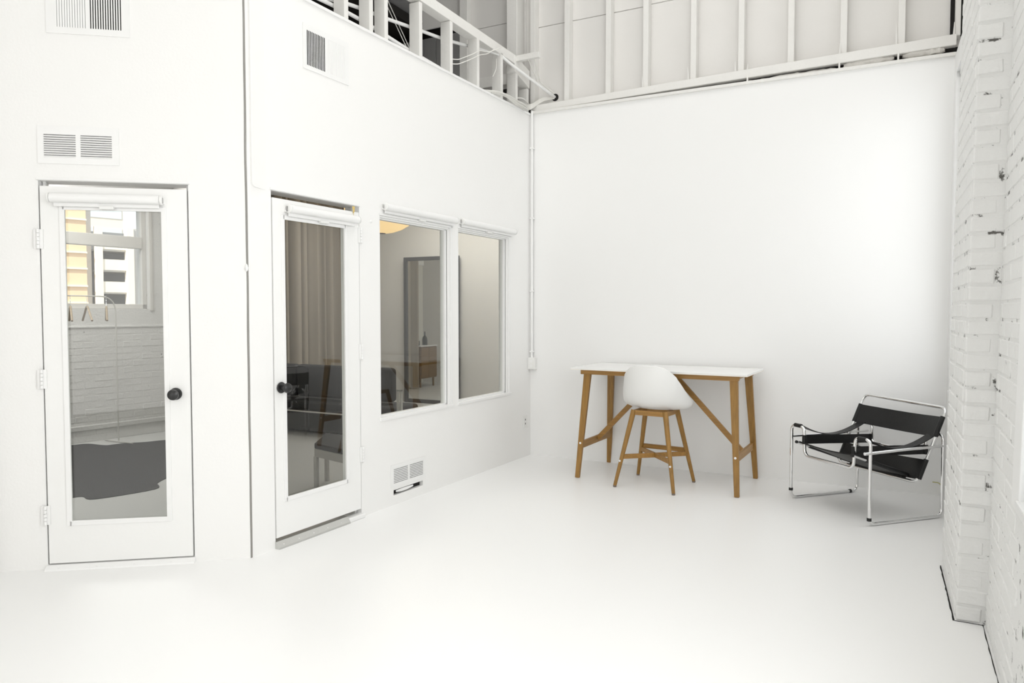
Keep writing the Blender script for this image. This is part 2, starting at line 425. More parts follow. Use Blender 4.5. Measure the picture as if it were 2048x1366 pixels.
# flat plastered band beside the window, sill and jamb
ob('window_casing', MB().box(NW[0]-.16, NW[0], -.012, .02, NW[2]-.05, 3.3), M['wallcool'], parent=wnr, bevel=.006)
w4 = root('window_4', FR)
f4 = MB(); f4.box(NW[0], NW[0]+.05, .06, .12, NW[2], NW[3]); f4.box(NW[1]-.05, NW[1], .06, .12, NW[2], NW[3])
f4.box(NW[0], NW[1], .06, .12, NW[2], NW[2]+.05); f4.box(NW[0], NW[1], .06, .12, NW[3]-.05, NW[3]); f4.box(1.78, 1.83, .06, .12, NW[2], NW[3])
ob('window_frame', f4, M['trim'], parent=w4, bevel=.004)
ob('pane', MB().box(NW[0]+.05, NW[1]-.05, .088, .092, NW[2]+.05, NW[3]-.05), M['clear'], parent=w4)
ob('window_sill', MB().box(NW[0]-.02, NW[1], -.02, .07, NW[2]-.035, NW[2]), M['trim'], parent=w4, bevel=.006)
# bricks of near right wall (between pillar and window), running bond
CH = .0738
def brick_mesh(lx, ly, lz, seed):
    rnd = random.Random(seed); m = MB(); j = lambda: rnd.uniform(-.0022, .0022)
    v = [(x*lx+j(), y*ly+j(), z*lz+j()) for z in (.0, 1) for y in (0, 1) for x in (0, 1)]
    m.add(v, [(0, 2, 3, 1), (4, 5, 7, 6), (0, 1, 5, 4), (2, 6, 7, 3), (0, 4, 6, 2), (1, 3, 7, 5)])
    me = m.mesh('brick'); me.materials.append(M['brick']); return me
def bev(me, w=.005):
    bm = bmesh.new(); bm.from_mesh(me); bmesh.ops.bevel(bm, geom=bm.edges[:], offset=w, segments=1, affect='EDGES', profile=.5); bm.to_mesh(me); bm.free()
    for p in me.polygons: p.use_smooth = False
    return me
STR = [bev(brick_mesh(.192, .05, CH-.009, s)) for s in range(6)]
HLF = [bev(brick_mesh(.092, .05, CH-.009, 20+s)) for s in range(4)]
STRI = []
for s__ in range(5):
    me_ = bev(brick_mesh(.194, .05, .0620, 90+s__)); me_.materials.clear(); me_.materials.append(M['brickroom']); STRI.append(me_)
def put_brick(me, parent, loc, rot=0):
    o = bpy.data.objects.new('brick', me); COL.objects.link(o); o.parent = parent; o.location = loc
    o.rotation_euler = (0, 0, rot); return o
for c in range(40):
    z = .004 + c*CH
    x = .006 + (0 if c % 2 else .1)
    if c % 2 == 0: put_brick(random.choice(HLF), wnr, (.004, random.uniform(-.001, .003), z))
    while x + .19 < NW[0]-.15 + (.16 if z < .66 else 0):
        put_brick(random.choice(STR), wnr, (x, random.uniform(-.0005, .0015), z)); x += .201
# ---- brick pillar: core of mortar, bricks as parts
PX0, PY0, PY1 = .331, 3.658, 4.45
FP = Matrix.Translation((PX0, PY0, 0)) @ Matrix.Rotation(math.radians(.62), 4, Vector((0, 1, 0)))
pc = ob('brick_pillar', MB().box(.0035, .16, .0045, PY1-PY0, 0, 5.5), M['mortar'], fr=FP)
pc['label'] = 'white painted brick pillar projecting from the right wall, dark chips in its joints'; pc['category'] = 'pillar'
FACE_S = [bev(brick_mesh(.094, .05, CH-.010, 40+s), .006) for s in range(5)]
FACE_L = [bev(brick_mesh(.150, .05, CH-.010, 50+s), .006) for s in range(4)]
SIDE_L = [bev(brick_mesh(.05, .192, CH-.010, 60+s), .006) for s in range(5)]
SIDE_S = [bev(brick_mesh(.05, .094, CH-.010, 70+s), .006) for s in range(4)]
for c in range(42):
    z = .005 + c*CH
    fx = random.uniform(-.002, .003)
    if c % 2 == 0: put_brick(random.choice(FACE_S), pc, (fx, random.uniform(-.003, .002), z)); y = .056
    else: put_brick(random.choice(FACE_L), pc, (fx, random.uniform(-.003, .002), z)); y = .056
    if c % 2: put_brick(random.choice(SIDE_S), pc, (random.uniform(-.002, .001), y, z)); y += .104
    while y + .19 < PY1-PY0+.02:
        put_brick(random.choice(SIDE_L), pc, (random.uniform(-.002, .001), y, z)); y += .202
    if y + .095 < PY1-PY0+.02: put_brick(random.choice(SIDE_S), pc, (random.uniform(-.002, .001), y, z))
# black gap where floor paint stops at the pillar and wall
def ragged(name, pts, w0, w1, parentless=True):
    m = MB(); P = [Vector((x, y, 0)) for x, y in pts]
    out = []
    for i in range(len(P)-1):
        n = max(2, int((P[i+1]-P[i]).length/.035))
        for k in range(n): out.append(P[i].lerp(P[i+1], k/n))
    out.append(P[-1])
    ins = []; outs = []
    for i, p in enumerate(out):
        t = (out[min(i+1, len(out)-1)] - out[max(i-1, 0)]).normalized(); nn = Vector((-t.y, t.x, 0))
        ww = random.uniform(w0, w1)
        ins.append(p - nn*.004); outs.append(p + nn*ww)
    n = len(out)
    vs = [(p.x, p.y, .0025) for p in ins] + [(p.x, p.y, .0025) for p in outs] + [(p.x, p.y, -.01) for p in ins] + [(p.x, p.y, -.01) for p in outs]
    fs = []
    for i in range(n-1):
        fs += [(i, i+1, n+i+1, n+i), (2*n+i, 3*n+i, 3*n+i+1, 2*n+i+1), (i, 2*n+i, 2*n+i+1, i+1), (n+i, n+i+1, 3*n+i+1, 3*n+i)]
    fs += [(0, n, 3*n, 2*n), (n-1, 3*n-1, 4*n-1, 2*n-1)]
    m.add(vs, fs); return ob(name, m, M['gap'], kind='structure')
ragged('trim_3', [(.331, 4.42), (.331, 3.653)], -.012, -.008)
ragged('trim_4', [(.327, 3.656), (.437, 3.655)], -.008, -.002)
ragged('trim_5', [(.437, 3.655), (.414, 2.65), (.40, 2.0)], -.009, -.005)

# ---- plain wall behind the camera
ob('wall_rear', MB().box(-10.6, 1.2, -2.85, -2.65, 0, 5.6), M['wall'], kind='structure')

# ---- outer brick wall of the side room (seen through the left door), window above
FO = frame(-7.346, 4.435, math.cos(math.radians(82)), math.sin(math.radians(82)))
ow = MB(); OW = (-2.2, .856, 1.396, 2.547)
ow.box(-2.5, OW[0], 0, .25, 0, 3.1); ow.box(OW[1], 1.24, 0, .25, 0, 3.1)
ow.box(OW[0], OW[1], 0, .25, 0, OW[2]); ow.box(OW[0], OW[1], 0, .25, OW[3], 3.1)
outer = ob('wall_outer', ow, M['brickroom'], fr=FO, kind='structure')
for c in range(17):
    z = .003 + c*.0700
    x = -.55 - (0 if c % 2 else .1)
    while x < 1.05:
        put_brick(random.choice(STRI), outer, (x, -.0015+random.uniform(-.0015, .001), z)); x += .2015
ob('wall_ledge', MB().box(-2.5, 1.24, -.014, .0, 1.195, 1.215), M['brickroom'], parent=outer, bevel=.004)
ob('curb', MB().box(-2.5, 1.24, -.030, .0, .128, .180), M['brickroom'], parent=outer, bevel=.008)
w5 = root('window_5', FO)
f5 = MB(); y5 = (.05, .11)
f5.box(OW[0], OW[1], *y5, OW[2], OW[2]+.05); f5.box(OW[0], OW[1], *y5, OW[3]-.05, OW[3])
f5.box(OW[1]-.05, OW[1], *y5, *OW[2:]); f5.box(OW[0], OW[0]+.05, *y5, *OW[2:])
ob('window_frame', f5, M['intwall'], parent=w5, bevel=.004)
ob('transom', MB().box(OW[0]+.05, OW[1]-.05, .035, .12, 2.058, 2.184), M['intwall'], parent=w5, bevel=.006)
ob('window_casing', MB().box(OW[1], OW[1]+.03, -.02, .0, OW[2]-.02, OW[3]).box(OW[1]+.03, OW[1]+.05, -.01, .0, OW[2]-.02, OW[3]), M['intwall'], parent=w5, bevel=.002)
ob('pane', MB().box(OW[0]+.05, OW[1]-.05, .078, .082, OW[2]+.05, OW[3]-.05), M['clear'], parent=w5)

# ---- rooms behind the glazed walls
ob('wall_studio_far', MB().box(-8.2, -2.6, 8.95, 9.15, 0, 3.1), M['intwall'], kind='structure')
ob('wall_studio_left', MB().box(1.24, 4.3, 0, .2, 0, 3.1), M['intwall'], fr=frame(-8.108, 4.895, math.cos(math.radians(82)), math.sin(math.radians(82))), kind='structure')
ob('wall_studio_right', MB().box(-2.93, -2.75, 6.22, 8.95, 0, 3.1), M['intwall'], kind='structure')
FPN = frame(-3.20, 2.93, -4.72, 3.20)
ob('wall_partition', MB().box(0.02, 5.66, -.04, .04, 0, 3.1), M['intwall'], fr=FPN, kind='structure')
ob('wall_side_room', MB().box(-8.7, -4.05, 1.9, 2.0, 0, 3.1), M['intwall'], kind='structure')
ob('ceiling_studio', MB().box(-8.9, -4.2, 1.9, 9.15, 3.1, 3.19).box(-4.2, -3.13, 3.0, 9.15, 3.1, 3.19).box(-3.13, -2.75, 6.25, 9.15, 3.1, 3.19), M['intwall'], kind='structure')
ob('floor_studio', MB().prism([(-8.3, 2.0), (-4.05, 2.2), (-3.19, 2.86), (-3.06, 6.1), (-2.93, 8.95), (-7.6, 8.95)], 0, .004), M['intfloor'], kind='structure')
# ---- loft above the studio
lf = root('wall_loft')
ob('panel', MB().box(-4.22, -3.68, 6.25, 6.27, 4.25, 5.6), M['siding'], parent=lf, bevel=.002)
ob('panel', MB().box(-3.65, -3.17, 6.25, 6.27, 3.62, 4.145), M['siding'], parent=lf, bevel=.002)
ob('panel', MB().box(-3.65, -3.17, 6.25, 6.27, 4.15, 5.6), M['siding'], parent=lf, bevel=.002)
ob('post', MB().box(-3.73, -3.64, 6.17, 6.25, 3.55, 5.6), M['lumber'], parent=lf, bevel=.004)
ob('post', MB().box(-3.17, -3.06, 6.10, 6.25, 3.2, 5.6), M['lumber'], parent=lf, bevel=.005)
for k in range(3): ob('board', MB().box(-3.10+k*.058, -3.10+k*.058+.056, 6.262, 6.275, 3.2, 4.75), M['loftwood'] if k == 5 else M['siding'], parent=lf, bevel=.002)
ob('ledger', MB().box(-4.22, -3.17, 6.12, 6.25, 3.52, 3.62), M['lumber'], parent=lf, bevel=.004)
for k in range(9): ob('board', MB().box(-4.2+k*.115, -4.2+k*.115+.111, 6.36, 6.38, 3.19, 3.52), M['siding'], parent=lf, bevel=.003)
ob('gap', MB().box(-3.56, -3.44, 6.20, 6.30, 3.36, 3.50), M['gap'], parent=lf, label='black duct opening')
ob('gap', MB().box(-3.98, -3.84, 6.20, 6.30, 3.36, 3.46), M['gap'], parent=lf)
for k in range(5): ob('board', MB().box(-6.34+k*.21, -6.34+k*.21+.20, 8.80, 8.84, 3.19, 5.3), M['siding'], parent=lf, bevel=.004)
ob('board', MB().box(-6.62, -6.36, 8.82, 8.86, 3.19, 5.2), mat('brown_board', (.11, .07, .045), .8), parent=lf)
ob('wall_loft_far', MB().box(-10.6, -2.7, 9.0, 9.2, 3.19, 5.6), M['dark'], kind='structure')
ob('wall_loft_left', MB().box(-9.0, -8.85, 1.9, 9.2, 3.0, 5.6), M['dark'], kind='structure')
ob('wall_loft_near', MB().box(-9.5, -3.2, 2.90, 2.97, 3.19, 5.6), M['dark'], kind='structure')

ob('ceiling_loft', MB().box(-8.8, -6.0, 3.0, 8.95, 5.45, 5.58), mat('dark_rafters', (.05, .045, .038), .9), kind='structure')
# ================================================================ DOORS
def knob(parent, x, z, y0=-.004):
    k = MB(); k.lathe([(.031, 0), (.033, -.004), (.030, -.010), (.014, -.013), (.012, -.030), (.017, -.036), (.027, -.044), (.0295, -.052), (.027, -.062), (.018, -.068), (.004, -.070)], 24, c=(x, y0, z), axis='Y')
    ob('knob', k, M['black_iron'], parent=parent, smooth=True, label='black round doorknob')
def hinge(parent, x, z, y=-.016, h=.10):
    m = MB(); hh = h/5
    for i in range(5): m.lathe([(.0075, z-h/2+i*hh+.001), (.0075, z-h/2+(i+1)*hh-.001)], 10, c=(x, y, 0))
    m.box(x-.022, x+.022, y+.004, y+.009, z-h/2, z+h/2)
    ob('hinge', m, M['trim'], parent=parent, smooth=True)
def blind(name, frm, x0, x1, z, label, y=-.042, r=.024, cord=True):
    t = thing(name, label, 'roller blind', frm, ((x0+x1)/2, 0, z), 'rolled up white roller blinds')
    L = (x1-x0)/2
    ob('roll', MB().lathe([(r, -L+.012), (r, L-.012)], 24, c=(0, y, 0), axis='X'), M['trim'], parent=t, smooth=True)
    for s in (-1, 1):
        ob('bracket', MB().lathe([(r*.9, s*L), (r*1.05, s*(L-.003)), (r*1.05, s*(L-.010))], 24, c=(0, y, 0), axis='X').box(s*L-.006 if s > 0 else s*L, s*L if s > 0 else s*L+.006, y, -.001, -.018, .014), M['plastic'], parent=t, smooth=True)
    ob('hem_bar', MB().box(-L+.02, L-.02, y+.012, y+.022, -r-.018, -r+.004), M['trim'], parent=t, bevel=.002)
    ob('pull_tab', MB().box(-.035, .035, y+.004, y+.024, -r-.030, -r-.012), M['plastic'], parent=t, bevel=.003)
    return t
def door(name, frm, leaf, glass, knob_x, knob_z, hinge_x, hinge_zs, rot=0, pivot=0):
    """leaf=(x0,x1,z0,z1) glass likewise; leaf front face at y=-.004"""
    d = root(name, frm)
    Mt = Matrix.Translation((pivot, 0, 0)) @ Matrix.Rotation(rot, 4, 'Z') @ Matrix.Translation((-pivot, 0, 0))
    def tr(mb): mb.v = [tuple(Mt @ Vector(p)) for p in mb.v]; return mb
    x0, x1, z0, z1 = leaf; g0, g1, h0, h1 = glass; y0, y1 = -.006, .034
    m = MB(); m.box(x0, g0, y0, y1, z0, z1); m.box(g1, x1, y0, y1, z0, z1); m.box(g0, g1, y0, y1, z0, h0); m.box(g0, g1, y0, y1, h1, z1)
    lf = ob('door_leaf', tr(m), M['door'], parent=d)
    b = MB(); w = .012   # glazing bead, mitred look with four bars
    b.box(g0-.014, g0+w, y0-.006, y0+.006, h0-.014, h1+.014); b.box(g1-w, g1+.014, y0-.006, y0+.006, h0-.014, h1+.014)
    b.box(g0, g1, y0-.006, y0+.006, h0-.014, h0+w); b.box(g0, g1, y0-.006, y0+.006, h1-w, h1+.014)
    ob('glazing_bead', tr(b), M['trim'], parent=d, bevel=.002)
    ob('pane', tr(MB().box(g0+.002, g1-.002, .012, .016, h0+.002, h1-.002)), M['pane'], parent=d, label='clear glass pane')
    knob(d, knob_x, knob_z, -.008)
    for z in hinge_zs: hinge(d, hinge_x, z)
    return d
d1 = door('door_1', FA, (-1.014, -.300, .032, 2.012), (-.910, -.416, .243, 1.903), -.372, .920, -1.024, (1.738, 1.01, .291))
d2 = door('door_2', FB, (.180, .899, .060, 2.006), (.252, .772, .272, 1.902), .223, .926, .912, (1.86, 1.10, .42), rot=math.radians(0.0), pivot=.903)
# jambs, head stops, thresholds
def jambs(parent, x0, x1, zt):
    m = MB(); m.box(x0, x0+.005, .0, T, 0, zt); m.box(x1-.005, x1, .0, T, 0, zt); m.box(x0, x1, .0, T, zt-.006, zt)
    m.box(x0+.010, x0+.024, .040, .055, 0, zt); m.box(x1-.024, x1-.010, .040, .055, 0, zt)
    ob('jamb', m, M['trim'], parent=parent)
    ob('head_trim', MB().box(x0-.004, x1+.004, -.008, .004, zt-.004, zt+.008), M['steel'] if False else M['trim'], parent=parent, bevel=.002)
jambs(d1, D1[0], D1[1], D1[2]); jambs(d2, D2[0], D2[1], D2[2])
def threshold(parent, x0, x1, n, mt):
    m = MB(); m.add([(x0, -.036, .0), (x1, -.036, .0), (x1, -.034, .010), (x0, -.034, .010), (x0, -.008, .040), (x1, -.008, .040), (x1, .03, .042), (x0, .03, .042), (x0, .03, 0), (x1, .03, 0)],
          [(0, 1, 2, 3), (3, 2, 5, 4), (4, 5, 6, 7), (7, 6, 9, 8), (0, 3, 4, 7, 8), (1, 9, 6, 5, 2), (0, 8, 9, 1)])
    t = ob('threshold', m, mt, parent=parent, label='metal threshold strip with screws')
    for i in range(n):
        x = x0 + (x1-x0)*(i+.35)/n
        ob('screw', MB().lathe([(.005, 0), (.004, .003), (.001, .004)], 10, c=(x, -.024, .020)), M['trim'], parent=t, smooth=True)
threshold(d1, D1[0]-.0, D1[1]+.0, 4, M['trim'])
d1.children[-1].scale = (1, 1, .6)
threshold(d2, D2[0]+.002, D2[1]-.15, 5, M['steel'])
ob('threshold_end', MB().box(D2[1]-.15, D2[1], -.03, .03, 0, .030), M['trim'], parent=d2, bevel=.006)

# ================================================================ WINDOWS of the window wall
def window(name, W):
    x0, x1, z0, z1 = W; wd = root(name, FB)
    m = MB()
    m.box(x1-.022, x1, -.004, .03, z0, z1); m.box(x1-.040, x1-.022, .012, .05, z0, z1); m.box(x1-.062, x1-.040, .030, .07, z0, z1)
    m.box(x0, x0+.010, .0, .07, z0, z1)
    m.box(x0, x1, -.004, .03, z1-.012, z1); m.box(x0, x1, .012, .05, z1-.024, z1-.012); m.box(x0, x1, .03, .07, z1-.034, z1-.024)
    ob('window_frame', m, M['trim'], parent=wd, bevel=.0015, seg=1)
    ob('gasket', MB().box(x1-.0415, x1-.0398, .0275, .0320, z0+.01, z1-.03), M['gap'], parent=wd)
    ob('window_sill', MB().box(x0-.004, x1+.01, -.010, .045, z0-.014, z0+.006).box(x0, x1, .03, .07, z0, z0+.020), M['trim'], parent=wd, bevel=.002)
    ob('pane', MB().box(x0+.004, x1-.060, .046, .050, z0+.012, z1-.03), M['pane'], parent=wd, label='clear glass pane')
    return wd
window('window_1', W1); window('window_2', W2)

blind('roller_blind', FA, -.962, -.412, 1.948, 'white roller blind rolled up on the left glazed door, above its pane')
blind('roller_blind', FB, .262, .862, 1.952, 'white roller blind rolled up on the second glazed door, above its pane')
blind('roller_blind', FB, 1.135, 2.015, 2.075, 'white roller blind rolled up above the interior window next to the door', y=-.03)
blind('roller_blind', FB, 2.085, 2.955, 2.078, 'white roller blind rolled up above the interior window next to the back corner', y=-.03)

# ================================================================ VENTS
def vent(label, frm, plate, banks, pitch=.0105, screws=True):
    """plate=(x0,x1,z0,z1); banks=[(x0,x1,z0,z1,dir,angle)]"""
    x0, x1, z0, z1 = plate; t = thing('air_vent', label, 'air vent', frm, ((x0+x1)/2, 0, z0), 'white wall vents')
    cx, cz = (x0+x1)/2, z0
    fr = MB()
    # frame plate pieces around banks
    bs = sorted(banks, key=lambda b: b[0]); zb0 = bs[0][2]; zb1 = bs[0][3]
    fr.box(x0-cx, x1-cx, -.0045, -.0005, 0, zb0-cz); fr.box(x0-cx, x1-cx, -.0045, -.0005, zb1-cz, z1-cz)
    edges = [x0] + [e for b in bs for e in (b[0], b[1])] + [x1]
    for i in range(0, len(edges), 2): fr.box(edges[i]-cx, edges[i+1]-cx, -.0045, -.0005, zb0-cz, zb1-cz)
    ob('vent_frame', fr, M['trim'], parent=t)
    bk = MB()
    for b in bs: bk.box(b[0]-cx-.002, b[1]-cx+.002, -.0012, -.0004, b[2]-cz-.002, b[3]-cz+.002)
    ob('backing', bk, M['gap'], parent=t, label='dark duct behind the slats')
    for b in bs:
        L = (b[1]-b[0]) if b[4] == 'V' else (b[3]-b[2]); n = int(round(L/pitch)); p = L/n; an = b[5]; w = b[6]
        if b[4] == 'V':
            me = MB().box(-w/2, w/2, -.0006, .0006, 0, b[3]-b[2]); Mr = Matrix.Rotation(an, 4, 'Z')
        else:
            me = MB().box(0, b[1]-b[0], -.0006, .0006, -w/2, w/2); Mr = Matrix.Rotation(an, 4, 'X')
        me.v = [tuple(Mr @ Vector(q)) for q in me.v]; me = me.mesh('slat'); me.materials.append(M['trim'])
        for i in range(n+1):
            if i in (0, n) and False: continue
            o = bpy.data.objects.new('slat', me); COL.objects.link(o); o.parent = t
            o.location = ((b[0]-cx+i*p) if b[4] == 'V' else (b[0]-cx), -.0035, (b[2]-cz) if b[4] == 'V' else (b[2]-cz+i*p))
    return t
R_ = math.radians
vent('small louvered vent with two banks of level slats above the left door', FA, (-1.02, -.630, 2.128, 2.322),
     [(-.990, -.838, 2.166, 2.282, 'H', R_(-28), .0105), (-.815, -.664, 2.166, 2.282, 'H', R_(-28), .0105)], .0112)
vent('large vent of upright slats at the top left, cut by the photo edge', FA, (-.965, -.565, 2.795, 3.25),
     [(-.918, -.772, 2.828, 3.21, 'V', R_(12), .0098), (-.758, -.602, 2.828, 3.21, 'V', R_(8), .0062)], .0118)
vent('square vent of upright slats high on the window wall under the loft', FB, (.43, .82, 2.80, 3.065),
     [(.458, .612, 2.826, 3.030, 'V', R_(6), .0050), (.632, .79, 2.826, 3.030, 'V', R_(4), .0118)], .0125)
vent('low louvered vent near the floor under the interior windows', FB, (1.215, 1.615, .125, .285),
     [(1.243, 1.405, .150, .256, 'H', R_(20), .0100), (1.425, 1.588, .150, .256, 'H', R_(20), .0098)], .0112)
# torn paper-tape hanging in the slit under the low vent
sl = MB(); sl.box(VH[0]+.002, VH[1]-.002, .030, .04, VH[2], VH[3])
ob('trim_6', sl, M['gap'], fr=FB, kind='structure')
tg = MB().grid(lambda a, b: (VH[0]+.02+a*.20, -.004+.006*math.sin(a*3), VH[3]-.004-b*.012-.010*math.sin(a*PI)*(b)), 8, 2, .001)
tag(ob('torn_flap', tg, M['trim'], fr=FB), 'torn strip of white paint hanging in the slit below the low vent', 'paint flap')

# ================================================================ STUD FRAMING on top of window wall
sf = thing('stud_framing', 'white painted open stud framing standing on top of the window wall', 'framing', FB, (0, 0, TOP+.006))
zb = TOP + .006
def S(mb): mb.v = [(x, y, z-zb) for x, y, z in mb.v]; return mb
PT0, PT1 = 3.612, 3.690
for s_, top in ((.44, 4.4), (.83, 4.4), (1.07, 4.4), (1.225, 4.4), (1.617, PT0), (2.012, PT0), (2.405, PT0), (2.793, PT0), (3.06, PT0), (3.27, 3.43)):
    ob('stud', S(MB().box(s_-.038, s_, .004, .094, zb, top)), M['lumber'], parent=sf, bevel=.002)
ob('top_plate', S(MB().hexa([(1.225, .004, PT0+.02), (1.225, .094, PT0+.02), (1.225, .094, PT1+.02), (1.225, .004, PT1+.02)],
   [(3.05, .004, 3.590), (3.05, .094, 3.590), (3.05, .094, 3.668), (3.05, .004, 3.668)])), M['lumber'], parent=sf, bevel=.003)
ob('end_plate', S(MB().hexa([(3.00, .0, 3.52), (3.00, .09, 3.52), (3.00, .09, 3.668), (3.00, .0, 3.668)],
   [(3.28, .0, 3.44), (3.28, .09, 3.44), (3.28, .09, 3.60), (3.28, .0, 3.60)])), M['lumber'], parent=sf, bevel=.003)
ob('block', S(MB().box(3.02, 3.06, -.23, .10, 3.615, 3.665)), M['lumber'], parent=sf, bevel=.003, label='short white block jutting out from the plate')

def fb(s, n, z): return FB @ Vector((s, -n, z))
def wtube(name, pts, r, m, label, cat, group=None, n=8, sm=True):
    P = smoothline(pts, 8) if sm else [Vector(p) for p in pts]
    return tag(ob(name, MB().tube(P, r, n), m, smooth=True), label, cat, group)
wtube('conduit', [fb(.2, -.13, 3.30), fb(.95, -.11, 3.322), fb(1.6, -.11, 3.285), fb(2.2, -.11, 3.262), fb(2.9, -.11, 3.232)], .013, M['trim'], 'lower white conduit running behind the studs just above the wall', 'conduit')
wtube('conduit', [fb(.5, -.13, 3.30), fb(.95, -.12, 3.385), fb(1.35, -.12, 3.43), fb(1.7, -.12, 3.475), fb(2.1, -.12, 3.525), fb(2.5, -.11, 3.590)] + [fb(2.74, -.035, 3.600).lerp(Vector((-2.738, 6.26, 3.375)), k/4) for k in range(5)], .013, M['trim'], 'upper white conduit crossing the studs and entering the black hole', 'conduit')
wtube('pipe', [fb(.35, -.5, 3.36), fb(1.05, -1.3, 3.95)], .025, M['trim'], 'white diagonal pipe in the dark loft, left gap', 'pipe', sm=False)
wtube('pipe', [fb(.6, -.35, 3.30), fb(1.5, -1.6, 3.75)], .02, M['trim'], 'white diagonal pipe in the dark loft, second gap', 'pipe', sm=False)
wtube('pipe', [fb(.2, -.6, 3.62), fb(2.1, -.9, 3.50)], .022, M['trim'], 'white level pipe deep in the dark loft', 'pipe', sm=False)
# hole on siding
tag(ob('cable_hole', MB().lathe([(.030, 6.2535), (.026, 6.2535)], 14, c=(-2.735, 0, 3.372), axis='Y').lathe([(.034, 6.252), (.034, 6.254)], 14, c=(-2.735, 0, 3.372), axis='Y'), M['gap']), 'ragged black hole in the siding swallowing the cables', 'hole')
tag(ob('cable_hole', MB().box(-2.938, -2.918, 6.10, 6.128, 3.215, 3.262), M['gap']), 'small black gap at the top of the room corner beside the conduit', 'hole')
cb = thing('cable_bundle', 'bundle of white cables sagging over the wall end to the black hole', 'cables')
for i in range(8):
    a = (i-3.5)*.0065; j = random.uniform(-.006, .006); q = (i % 3)*.007
    P = smoothline([fb(2.50, -.02, 3.218+q*.5), fb(2.64+j, .022+q, 3.226+a*.2+q), fb(2.80+j, .026+q, 3.246+a*.5), fb(2.97+j, .028+q, 3.232+a*.9), fb(3.11+j, .034+q, 3.226+a*1.1),
                    (-2.945+a*.3, 6.045-q, 3.245+a*1.1), (-2.892+a*.3, 6.08, 3.268+a), (-2.855, 6.15, 3.322+a*.8), (-2.81, 6.19, 3.352+a*.6), (-2.742+j*.3, 6.252, 3.366+a*.3)], 8)
    ob('cable', MB().tube(P, .0034, 6), M['cable'], parent=cb, smooth=True)
ob('cable', MB().tube(smoothline([fb(3.05, -.02, 3.30), fb(3.15, 0, 3.315), (-2.93, 6.1, 3.29), (-2.915, 6.11, 3.235)], 8), .006, 6), M['cable'], parent=cb, smooth=True)
wtube('wire', [fb(1.985, -.03, 3.33), fb(2.05, .012, 3.335), fb(2.113, .02, 3.364), fb(2.26, .02, 3.44), fb(2.37, .02, 3.50), fb(2.492, .02, 3.530), fb(2.615, .02, 3.584), fb(2.742, .02, 3.650)], .0035, M['cable'], 'loose white wire rising over the top plate, upper of two', 'wire')
wtube('wire', [fb(1.985, -.03, 3.29), fb(2.05, .012, 3.30), fb(2.113, .02, 3.329), fb(2.26, .02, 3.405), fb(2.374, .02, 3.468), fb(2.492, .02, 3.515), fb(2.60, .02, 3.585)], .0035, M['cable'], 'loose white wire rising past the last wide stud, lower of two', 'wire')
wtube('wire', [fb(3.02, .12, 3.62), (-2.86, 6.12, 3.50), (-2.76, 6.2, 3.40)], .0035, M['cable'], 'white wire slanting from the jutting block to the hole, left one', 'wire', sm=False)
wtube('wire', [fb(3.05, .17, 3.62), (-2.83, 6.12, 3.49), (-2.73, 6.22, 3.40)], .0045, M['cable'], 'white wire slanting from the jutting block to the hole, right one', 'wire', sm=False)
wtube('wire', [fb(1.27, -.25, 3.85), fb(1.62, -.12, 3.26)], .003, M['cable'], 'thin white wire slanting behind the studs, left one', 'wire', sm=False)
wtube('wire', [fb(1.33, -.25, 3.85), fb(1.64, -.12, 3.28)], .003, M['cable'], 'thin white wire slanting behind the studs, right one', 'wire', sm=False)
wtube('wire', [fb(2.74, -.04, 3.56), fb(2.70, -.02, 3.46), fb(2.66, -.03, 3.38)], .003, M['cable'], 'short frayed white wire hanging below the end of the plate', 'wire')

# corner conduit, box and outlet
cd = thing('corner_conduit', 'thin white conduit dropping down the room corner to a socket box', 'conduit', None, (-2.905, 6.105, .93))
ob('pipe', MB().tube([(0, 0, 0), (0, 0, 2.30)], .0125, 10), M['trim'], parent=cd, smooth=True)
ob('pipe', MB().tube([(-.022, .008, 0), (-.022, .008, 2.28)], .005, 8), M['trim'], parent=cd, smooth=True)
for z in (.05, .62, 1.3, 1.95): ob('clip', MB().box(-.02, .02, -.014, .02, z, z+.012), M['trim'], parent=cd, bevel=.002)
sb = thing('socket_box', 'white double socket box at the foot of the corner conduit', 'socket', None, (-2.905, 6.105, .82))
ob('housing', MB().box(-.028, .045, -.03, .025, 0, .112), M['plastic'], parent=sb, bevel=.005)
ob('faceplate', MB().box(-.020, .040, -.034, -.029, .006, .106), M['plastic'], parent=sb, bevel=.002)
for z in (.033, .078): ob('socket', MB().lathe([(.014, -.0355), (.014, -.033)], 16, c=(.010, 0, z), axis='Y'), M['trim'], parent=sb, smooth=True)
ob('side_box', MB().box(-.042, -.028, -.055, .0, .0, .112), M['plastic'], parent=sb, bevel=.003)
ol = thing('wall_outlet', 'white wall outlet low on the window wall near the corner', 'outlet', FB, (3.19, 0, .275))
ob('plate', MB().box(-.036, .036, -.006, 0, 0, .115), M['plastic'], parent=ol, bevel=.002)
for z in (.038, .076): ob('slot', MB().box(-.006, .006, -.0068, -.005, z-.008, z+.008), M['frame_dark'], parent=ol)
hk = MB().lathe([(.011, 0), (.012, -.003), (.006, -.008), (.004, -.014)], 14, axis='Y')
tag(ob('wall_hook', hk, M['trim'], fr=FB @ Matrix.Translation((1.022, 0, 1.963)), smooth=True), 'tiny white painted screw hook on the wall between door and window', 'hook')
tp = thing('yellow_tag', 'scrap of yellow paper and string tucked above the second door', 'paper tag', FB, (.842, -.012, 1.985))
ob('paper', MB().add([(-.012, 0, .052), (.014, 0, .056), (.012, 0, .020), (0, 0, .012), (-.004, .001, .03)], [(0, 1, 2, 3, 4)]).box(-.002, .006, .0, .001, .01, .05), M['yellow'], parent=tp)
ob('string', MB().tube([(.004, 0, .02), (.005, 0, -.03)], .0012, 5), M['yellow'], parent=tp)

